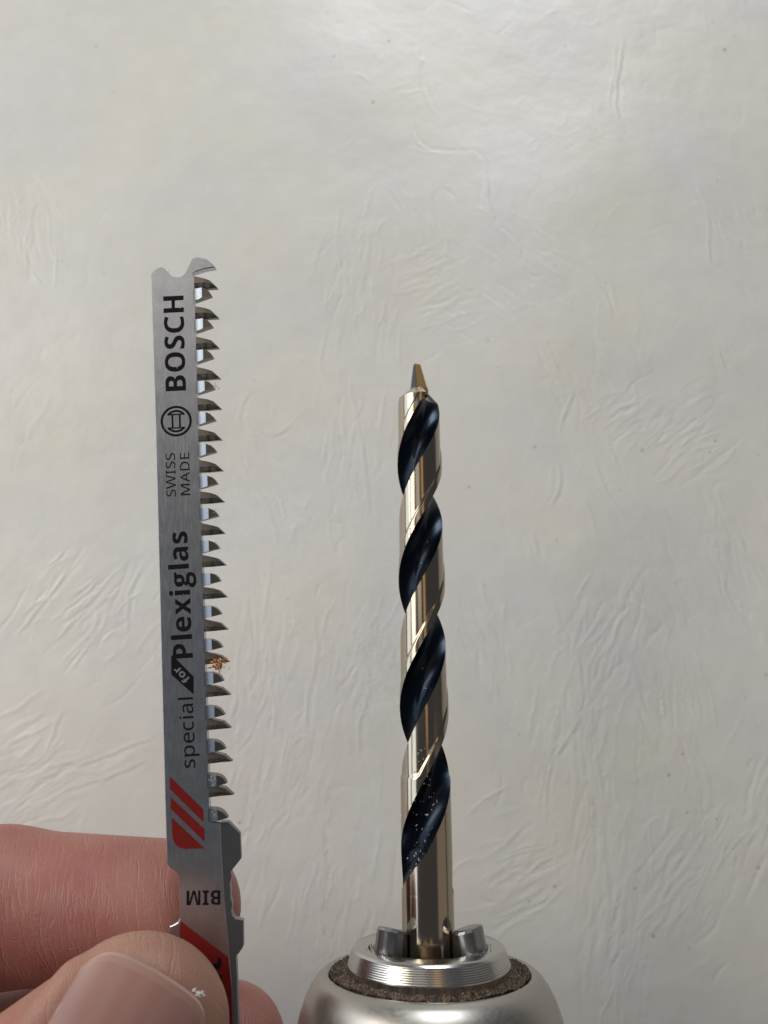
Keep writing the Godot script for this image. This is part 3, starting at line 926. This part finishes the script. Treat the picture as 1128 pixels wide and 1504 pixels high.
func tooth_near(m: Material, grey: Material) -> Array:
	var outm := []
	for variant in 3:
		var j := func(x: float) -> float: return x + rng.randf_range(-0.05, 0.05)
		var s := Soup.new()
		var x1: float = j.call(1.05)
		var a := Vector3(0, 1.15, 0)
		var c := Vector3(0, -0.45, 0)
		var a1 := Vector3(x1 * 0.45, 1.13, 0.13)
		var c1 := Vector3(x1 * 0.45, -0.36, 0.13)
		var d := Vector3(x1, 1.08, 0.46)
		var c2 := Vector3(x1, -0.25, 0.46)
		# the set starts in the blade itself and steepens: normals turn from the face's to the tip's
		var a0 := Vector3(-0.15, 1.1, 0.004)
		var c0 := Vector3(-0.15, -0.4, 0.004)
		a.z = 0.03
		c.z = 0.03
		var bend := [Vector3(0, 0, 1), Vector3(-0.13, 0, 1).normalized(), Vector3(-0.38, 0, 1).normalized(), Vector3(-0.56, 0, 1).normalized()]
		var cols := [[a0, c0], [a, c], [a1, c1], [d, c2]]
		for i in 3:
			s.quad(cols[i][0], cols[i][1], cols[i + 1][1], cols[i + 1][0], bend[i], bend[i], bend[i + 1], bend[i + 1])
		var e := Vector3(1.65, j.call(0.85), 0.44)
		var h := Vector3(2.02, j.call(0.5), 0.38)
		var t := Vector3(j.call(2.36), 0, 0.3)
		var s2 := Soup.new()
		s2.face([d, e, h, t, c2], Vector3.BACK)
		var rim := [a, a1, d, e, h, t, c2, c1, c]
		var bk := []
		for p in rim:
			bk.append(Vector3(p.x, p.y, -THICK + p.x * 0.25))
		s2.face([bk[0], bk[2], bk[6], bk[8]], Vector3.FORWARD)
		s2.face([bk[2], bk[3], bk[4], bk[5], bk[6]], Vector3.FORWARD)
		for i in 9:
			var k := (i + 1) % 9
			var e1: Vector3 = rim[k] - rim[i]
			s2.face([rim[i], rim[k], bk[k], bk[i]], Vector3(-e1.y, e1.x, 0) if i < 5 else Vector3(0, -1, 0) if i < 8 else Vector3.LEFT)
		var am := s.mesh(m)
		var arr := s2.mesh(grey)
		am.add_surface_from_arrays(Mesh.PRIMITIVE_TRIANGLES, arr.surface_get_arrays(0))
		am.surface_set_material(1, grey)
		outm.append(am)
	return outm

# ---------------------------------------------------------------- the hand
var bones: Array = []    # [group, a, b, ra, rb, squash axis, squash]
func bone(g: int, a: Vector3, b: Vector3, ra: float, rb: float, squash := 1.0) -> void:
	bones.append([g, a, b, ra, rb, squash])

func bone_dist(p: Vector3, bn: Array) -> float:
	var a: Vector3 = bn[1]
	var b: Vector3 = bn[2]
	var q := p
	var sq: float = bn[5]
	var ab := b - a
	var t := clampf((q - a).dot(ab) / ab.length_squared(), 0.0, 1.0)
	var d := q - a - ab * t
	if sq < 1.0:
		d.z /= sq
		return (d.length() - lerpf(bn[3], bn[4], t)) * (sq + 1.0) * 0.5
	return d.length() - lerpf(bn[3], bn[4], t)

func smin(a: float, b: float, k: float) -> float:
	var h := maxf(k - absf(a - b), 0.0) / k
	return minf(a, b) - h * h * k * 0.25

func hand_dist(p: Vector3, list: Array) -> float:
	var g := [1e3, 1e3, 1e3, 1e3, 1e3, 1e3]
	for bn in list:
		g[bn[0]] = smin(g[bn[0]], bone_dist(p, bn), 5.0 if bn[0] == 5 else 2.5)
	var d: float = 1e3
	for i in 5:
		d = smin(d, g[i], 0.7)
	return smin(d, g[5], 7.0)

func hand() -> void:
	# local axes: x to the right, y away from the wrist side along the blade, z up to the lens; millimetres
	var idx := [Vector3(-28.4, -54, -4), Vector3(-53, -53.6, -4.6), Vector3(-77, -57, -2), Vector3(-112, -84, 4)]
	bone(0, idx[0], idx[1], 8.9, 9.7)
	bone(0, idx[1], idx[2], 9.7, 10.4)
	bone(0, idx[2], idx[3], 10.4, 12)
	bone(1, Vector3(-21.4, -72.6, -4), Vector3(-45, -75, -6), 8.0, 9.0)
	bone(1, Vector3(-45, -75, -6), Vector3(-72, -79, -4), 9.0, 9.8)
	bone(1, Vector3(-72, -79, -4), Vector3(-110, -100, 0), 9.8, 12)
	bone(2, Vector3(-26, -91, -6), Vector3(-48, -93.5, -8), 7.6, 8.6)
	bone(2, Vector3(-48, -93.5, -8), Vector3(-72, -98, -6), 8.6, 9.4)
	bone(2, Vector3(-72, -98, -6), Vector3(-108, -116, -2), 9.4, 11.5)
	bone(3, Vector3(-36, -107, -6), Vector3(-52, -110, -8), 6.8, 7.6)
	bone(3, Vector3(-52, -110, -8), Vector3(-70, -115, -7), 7.6, 8.2)
	bone(3, Vector3(-70, -115, -7), Vector3(-105, -131, -4), 8.2, 10.5)
	var tip := Vector3(-27.5, -57.7, 14)
	var ax := Vector3(0.743, 0.669, 0).normalized()
	var ip := tip - ax * 27 + Vector3(0, 0, 2.0)
	bone(4, tip, ip, 10.1, 13.8, 0.72)
	var na := Vector3(0.5, 0.866, 0.0)      # the nail's own axes: along and across
	var nb := Vector3(na.y, -na.x, 0)
	var bed := tip + na * 1.6 - nb * 1.2
	bone(4, bed + na * 1.0 - nb * 7.8 + Vector3(0, 0, 2.2), bed - na * 15.0 - nb * 8.9 + Vector3(0, 0, 6.6), 1.5, 2.1)
	bone(4, bed + na * 1.0 + nb * 7.8 + Vector3(0, 0, 2.2), bed - na * 15.0 + nb * 8.6 + Vector3(0, 0, 6.0), 1.5, 2.1)
	bone(4, ip, Vector3(-80, -106, 14), 10.6, 12.5)
	bone(4, Vector3(-80, -106, 14), Vector3(-112, -132, 10), 12.5, 15)
	for m in [[idx[3], 12.0], [Vector3(-110, -100, 0), 12.0], [Vector3(-108, -116, -2), 11.5], [Vector3(-105, -131, -4), 10.5], [Vector3(-112, -132, 10), 14.0]]:
		bone(5, m[0], Vector3(-160, -142, 3), m[1], 19.0)
	bone(5, Vector3(-160, -142, 3), Vector3(-178, -152, 3), 19.0, 20.0)
	var cell := 1.1
	var lo := Vector3(-201, -175, -30)
	var nx := 176
	var ny := 128
	var nz := 64
	var grid := PackedFloat32Array()
	grid.resize(nx * ny * nz)
	grid.fill(1e6)
	var lists := {}
	var bsz := 8
	for bz in nz / bsz:
		for by in ny / bsz:
			for bx in nx / bsz:
				var mid := lo + Vector3(bx + 0.5, by + 0.5, bz + 0.5) * bsz * cell
				var d0 := 1e3
				var ds := []
				for bn in bones:
					var d := bone_dist(mid, bn)
					ds.append(d)
					d0 = minf(d0, d)
				if d0 > 10.0 or d0 < -14.0:
					continue
				var list := []
				for i in bones.size():
					if ds[i] < d0 + 24.0:
						list.append(bones[i])
				lists[Vector3i(bx, by, bz)] = list
				for z in range(bz * bsz, bz * bsz + bsz):
					for y in range(by * bsz, by * bsz + bsz):
						for x in range(bx * bsz, bx * bsz + bsz):
							grid[(z * ny + y) * nx + x] = hand_dist(lo + Vector3(x, y, z) * cell, list)
	var corner := [Vector3i(0, 0, 0), Vector3i(1, 0, 0), Vector3i(0, 1, 0), Vector3i(1, 1, 0), Vector3i(0, 0, 1), Vector3i(1, 0, 1), Vector3i(0, 1, 1), Vector3i(1, 1, 1)]
	var step := PackedInt32Array()
	for c in corner:
		step.append((c.z * ny + c.y) * nx + c.x)
	var edges := [[0, 1], [2, 3], [4, 5], [6, 7], [0, 2], [1, 3], [4, 6], [5, 7], [0, 4], [1, 5], [2, 6], [3, 7]]
	var vert_of := {}
	var vs := PackedVector3Array()
	var ns := PackedVector3Array()
	var cs := PackedColorArray()
	var ids := PackedInt32Array()
	var f := FastNoiseLite.new()
	f.seed = 6
	f.frequency = 0.09
	f.fractal_octaves = 4
	for key in lists:
		var list: Array = lists[key]
		for z in range(key.z * bsz, mini(key.z * bsz + bsz, nz - 1)):
			for y in range(key.y * bsz, mini(key.y * bsz + bsz, ny - 1)):
				for x in range(key.x * bsz, mini(key.x * bsz + bsz, nx - 1)):
					var at := (z * ny + y) * nx + x
					var low := 1e9
					var high := -1e9
					for s in step:
						var g := grid[at + s]
						low = minf(low, g)
						high = maxf(high, g)
					if low > 0.0 or high <= 0.0 or high > 1e5:
						continue
					var sum := Vector3.ZERO
					var cnt := 0
					for e in edges:
						var ga := grid[at + step[e[0]]]
						var gb := grid[at + step[e[1]]]
						if (ga > 0.0) != (gb > 0.0):
							sum += Vector3(corner[e[0]]).lerp(Vector3(corner[e[1]]), ga / (ga - gb))
							cnt += 1
					var p := lo + (Vector3(x, y, z) + sum / cnt) * cell
					var h := 0.35
					var d := hand_dist(p, list)
					var n := Vector3(hand_dist(p + Vector3(h, 0, 0), list) - d, hand_dist(p + Vector3(0, h, 0), list) - d, hand_dist(p + Vector3(0, 0, h), list) - d).normalized()
					p -= n * d
					vert_of[at] = vs.size()
					vs.append(p)
					ns.append(n)
					# skin: rosier on the pads of the fingers, yellower on the thumb's back
					var th := clampf((p.z - 6.0) / 6.0, 0, 1)
					var col := Color(0.60, 0.265, 0.215).lerp(Color(0.57, 0.31, 0.225), th)
					var blotch := f.get_noise_3dv(p)
					var red := f.get_noise_3dv(p * 0.45 + Vector3(50, 0, 0))
					col = col.lerp(Color(0.50, 0.15, 0.13), clampf(0.25 + red * 1.3 - th * 0.4, 0, 0.8))
					col = col.lerp(Color(0.60, 0.40, 0.33), clampf(blotch * 0.6, 0, 0.35))
					cs.append(col)
	for at in vert_of:
		var x: int = at % nx
		var y: int = (at / nx) % ny
		var z: int = at / (nx * ny)
		var here := grid[at] > 0.0
		for axis in 3:
			var s: int = [1, nx, nx * ny][axis]
			if (grid[at + s] > 0.0) == here:
				continue
			var u: int = [nx, nx * ny, 1][axis]
			var w: int = [nx * ny, 1, nx][axis]
			if not (vert_of.has(at - u) and vert_of.has(at - w) and vert_of.has(at - u - w)):
				continue
			var a: int = vert_of[at]
			var b: int = vert_of[at - u]
			var c: int = vert_of[at - u - w]
			var d: int = vert_of[at - w]
			var g := (vs[b] - vs[a]).cross(vs[c] - vs[a])
			if g.dot(ns[a] + ns[c]) > 0.0:
				ids.append_array([a, c, b, a, d, c])
			else:
				ids.append_array([a, b, c, a, c, d])
	for i in vs.size():
		vs[i] *= MM
	var arr := []
	arr.resize(Mesh.ARRAY_MAX)
	arr[Mesh.ARRAY_VERTEX] = vs
	arr[Mesh.ARRAY_NORMAL] = ns
	arr[Mesh.ARRAY_COLOR] = cs
	arr[Mesh.ARRAY_INDEX] = ids
	var am := ArrayMesh.new()
	am.add_surface_from_arrays(Mesh.PRIMITIVE_TRIANGLES, arr)
	# skin relief: slanting dry creases and fine ridges
	var tw := 768
	var span := 34.0
	var k := tw / span
	var buf := PackedFloat32Array()
	buf.resize(tw * tw)
	for i in 520:
		var p := Vector2(rng.randf() * tw, rng.randf() * tw)
		var lean := Vector2.from_angle(deg_to_rad(72) + rng.randfn() * 0.09)
		var l := rng.randf_range(1.0, 4.5) * k
		stroke(buf, tw, curved([p - lean * l * 0.5, p + lean.orthogonal() * rng.randfn() * 3, p + lean * l * 0.5], 0.8), -rng.randf_range(0.02, 0.10), rng.randf_range(1.2, 2.4))
	for i in 700:
		var p := Vector2(rng.randf() * tw, rng.randf() * tw)
		var lean := Vector2.from_angle(deg_to_rad(30) + rng.randfn() * 0.5)
		var l := rng.randf_range(0.5, 1.8) * k
		stroke(buf, tw, PackedVector2Array([p, p + lean * l * 0.5, p + lean * l]), -rng.randf_range(0.015, 0.045), rng.randf_range(1.4, 2.4))
	var pores := noise_bytes(tw, 0.14, 41, 3)
	var pale := PackedByteArray()       # dry skin shows pale along the creases
	pale.resize(tw * tw)
	for i in tw * tw:
		pale[i] = int(clampf(204 - buf[i] * 260 + (pores[i] - 128) * 0.12, 0, 255))
	for i in tw * tw:
		buf[i] += pores[i] * (0.03 / 255.0)
	var skin := StandardMaterial3D.new()
	skin.vertex_color_use_as_albedo = true
	skin.roughness = 0.5
	skin.albedo_texture = ImageTexture.create_from_image(Image.create_from_data(tw, tw, false, Image.FORMAT_L8, pale))
	skin.metallic_specular = 0.45
	skin.subsurf_scatter_enabled = true
	skin.subsurf_scatter_strength = 0.12
	skin.heightmap_enabled = true
	skin.heightmap_texture = height_texture(buf, tw)
	skin.heightmap_scale = 0.1
	skin.uv1_triplanar = true
	skin.uv1_scale = Vector3.ONE * (1000.0 / span)
	am.surface_set_material(0, skin)
	var lean75 := Basis(Vector3.RIGHT, deg_to_rad(-75))
	var t := thing("hand", "bare hand pinching the blade's red shank between thumb and fingertips", "hand", Transform3D(lean75, EYE + lean75 * Vector3(0, 0, -0.1)))
	part("skin", am, t)
	# thumbnail: a shallow arched plate lying in its bed, pale at the free edge
	var s := Soup.new()
	var nu := 30
	var nv := 34
	var mid := bed
	var pos := []
	for j in nv + 1:
		var row := PackedVector3Array()
		for i in nu + 1:
			var q := (float(i) / nu * 2 - 1)
			var e := float(j) / nv
			var halfw := 7.5
			var free := 7.8 - 1.6 * absf(q) * absf(q) - 2.2 * pow(absf(q), 8.0)
			var al := lerpf(-13.0, free, e)
			var ac := q * halfw
			var zz := 7.75 - ac * ac * 0.036 - pow(maxf(0.0, al + 2.0), 2.0) * 0.031 - minf(al, 0.0) * 0.21
			row.append(mid + na * al + nb * ac + Vector3(0, 0, zz))
		pos.append(row)
	for j in nv:
		for i in nu:
			var q := []
			var nn := []
			for c in [[j, i], [j, i + 1], [j + 1, i + 1], [j + 1, i]]:
				q.append(pos[c[0]][c[1]])
				var du: Vector3 = pos[c[0]][mini(c[1] + 1, nu)] - pos[c[0]][maxi(c[1] - 1, 0)]
				var dv: Vector3 = pos[mini(c[0] + 1, nv)][c[1]] - pos[maxi(c[0] - 1, 0)][c[1]]
				nn.append(du.cross(dv).normalized())
			s.quad(q[0], q[1], q[2], q[3], nn[0], nn[1], nn[2], nn[3])
			var rim := float(j) / nv > 0.955
			var col := Color(0.42, 0.25, 0.21) if rim else Color(0.38, 0.20, 0.175).lerp(Color(0.41, 0.25, 0.21), clampf(sin(i * 1.1) * 0.2 + 0.2, 0, 1))
			for c in 6:
				s.c.append(col)
	# thickness of the free edge
	for i in nu:
		var a: Vector3 = pos[nv][i]
		var b: Vector3 = pos[nv][i + 1]
		s.face([a, b, b - Vector3(0, 0, 0.5), a - Vector3(0, 0, 0.5)], na)
		for c in 6:
			s.c.append(Color(0.46, 0.29, 0.235))
	var keratin := StandardMaterial3D.new()
	keratin.vertex_color_use_as_albedo = true
	keratin.roughness = 0.36
	keratin.clearcoat_enabled = true
	keratin.clearcoat = 0.2
	keratin.clearcoat_roughness = 0.3
	part("thumbnail", s.mesh(keratin), t)

# ---------------------------------------------------------------- chips left on the tools
func flake(s: Soup, p: Vector3, n: Vector3, size: float, col: Color) -> void:
	var u := n.cross(Vector3(rng.randfn(), rng.randfn(), rng.randfn())).normalized()
	var w := n.cross(u)
	var k := rng.randi_range(4, 6)
	var pts := []
	var up := []
	for i in k:
		var a := TAU * i / k + rng.randf() * 0.6
		var q := p + (u * cos(a) * rng.randf_range(0.5, 1.6) + w * sin(a) * rng.randf_range(0.12, 0.6)) * size
		pts.append(q + n * 0.02)
		up.append(p + (q - p) * 0.6 + n * size * rng.randf_range(0.3, 0.8))
	s.face(up, n)
	for c in (k - 2) * 3:
		s.c.append(col)
	for i in k:
		var j := (i + 1) % k
		s.face([pts[i], pts[j], up[j], up[i]], (pts[i] + pts[j]) / 2 - p + n * 0.2)
		for c in 6:
			s.c.append(col)

func crumbs() -> void:
	var chip := paint(Color(1, 1, 1), 0.4)
	chip.vertex_color_use_as_albedo = true
	# white plastic shavings clinging to the bit
	var s := Soup.new()
	for i in 60:
		var y := 5.0 + 13.0 * pow(rng.randf(), 1.4)
		if rng.randf() < 0.2:
			y = rng.randf_range(19, 60)
		var q := clampf(rng.randfn() * 0.5, -0.95, 0.95)
		var turn := -PI * roundf((flute_centre(y) + q * 0.8) / PI)
		var th := flute_centre(y) + turn - q * 0.6
		flake(s, flute_point(y, q, turn), Vector3(sin(th), 0.1, cos(th)).normalized(), rng.randf_range(0.05, 0.24), Color(0.62, 0.66, 0.7) * rng.randf_range(0.4, 1.0))
	for i in 40:      # on the bronze land where the margin ends
		var y := rng.randf_range(16.2, 21.0)
		var th := deg_to_rad(rng.randf_range(-32, 8)) + (y - 18.5) * 0.05
		flake(s, bit_point(y, th, 3.42), Vector3(sin(th), 0, cos(th)), rng.randf_range(0.04, 0.14), Color(0.7, 0.68, 0.66))
	for i in 9:
		var y := rng.randf_range(8, 17)
		flake(s, bit_point(y, -1.5, 3.5), Vector3(-1, 0, 0.2), rng.randf_range(0.08, 0.18), Color(0.75, 0.76, 0.78))
	var o := part("plastic_shavings", s.mesh(chip), self)
	o.transform = tool_frame()
	tag(o, "tiny white plastic shavings stuck in the bit's lowest black flute", "shavings")
	o.set_meta("kind", "stuff")
	# dust on the teeth
	s = Soup.new()
	for i in 90:
		var k := rng.randi_range(0, 16)
		var near_ := rng.randf() < 0.5
		var y := (light_tip(k) if near_ else dark_tip(k)) + rng.randf_range(-0.1, 0.9)
		var x := ROOT + rng.randf_range(0.1, 1.7)
		var z := (0.36 * minf(1.0, (x - ROOT) / 0.85)) if near_ else -0.2 * (x - ROOT)
		flake(s, Vector3(x, y, z), Vector3.BACK, rng.randf_range(0.03, 0.09), [Color(0.7, 0.7, 0.72), Color(0.35, 0.3, 0.24), Color(0.6, 0.5, 0.35)][i % 3])
	for spot in [[3, 2.3], [7, 1.9], [16, 0.9], [15, 0.6]]:
		for i in 14:
			flake(s, Vector3(ROOT + spot[1] + rng.randfn() * 0.25, light_tip(spot[0]) + 0.3 + rng.randfn() * 0.3, 0.3), Vector3(rng.randfn() * 0.4, rng.randfn() * 0.4, 1).normalized(), rng.randf_range(0.06, 0.16), Color(0.7, 0.68, 0.62) * rng.randf_range(0.6, 1.0))
	o = part("saw_dust", s.mesh(chip), self)
	o.transform = blade_frame()
	tag(o, "specks of pale cutting dust sitting on the saw blade's teeth", "dust")
	o.set_meta("kind", "stuff")
	# one orange-brown crumb wedged between two teeth
	s = Soup.new()
	for i in 90:
		flake(s, Vector3(3.05 + rng.randfn() * 0.42, -15.25 + rng.randfn() * 0.42, -0.1 + absf(rng.randfn()) * 0.25), Vector3(rng.randfn() * 0.5, rng.randfn() * 0.5, 1).normalized(), rng.randf_range(0.12, 0.3), [Color(0.60, 0.22, 0.05), Color(0.72, 0.5, 0.3), Color(0.36, 0.14, 0.04)][i % 3])
	o = part("wood_crumb", s.mesh(chip), self)
	o.transform = blade_frame()
	tag(o, "orange-brown wood crumb wedged between two teeth of the saw blade", "wood crumb")
	# a white chip on the thumb, by the corner of the nail
	s = Soup.new()
	for i in 8:
		flake(s, Vector3(rng.randfn() * 0.26, rng.randfn() * 0.2, 0.1 + absf(rng.randfn()) * 0.12), Vector3(rng.randfn() * 0.3, rng.randfn() * 0.3, 1).normalized(), rng.randf_range(0.2, 0.4), Color(0.62, 0.6, 0.57))
	o = part("plastic_chip", s.mesh(chip), self)
	var lean := Basis(Vector3.RIGHT, deg_to_rad(-75))
	o.transform = Transform3D(lean, EYE + lean * (Vector3(-19.4, -50.2, -80.6) * MM))
	tag(o, "ragged white plastic chip stuck at the corner of the thumbnail", "plastic chip")
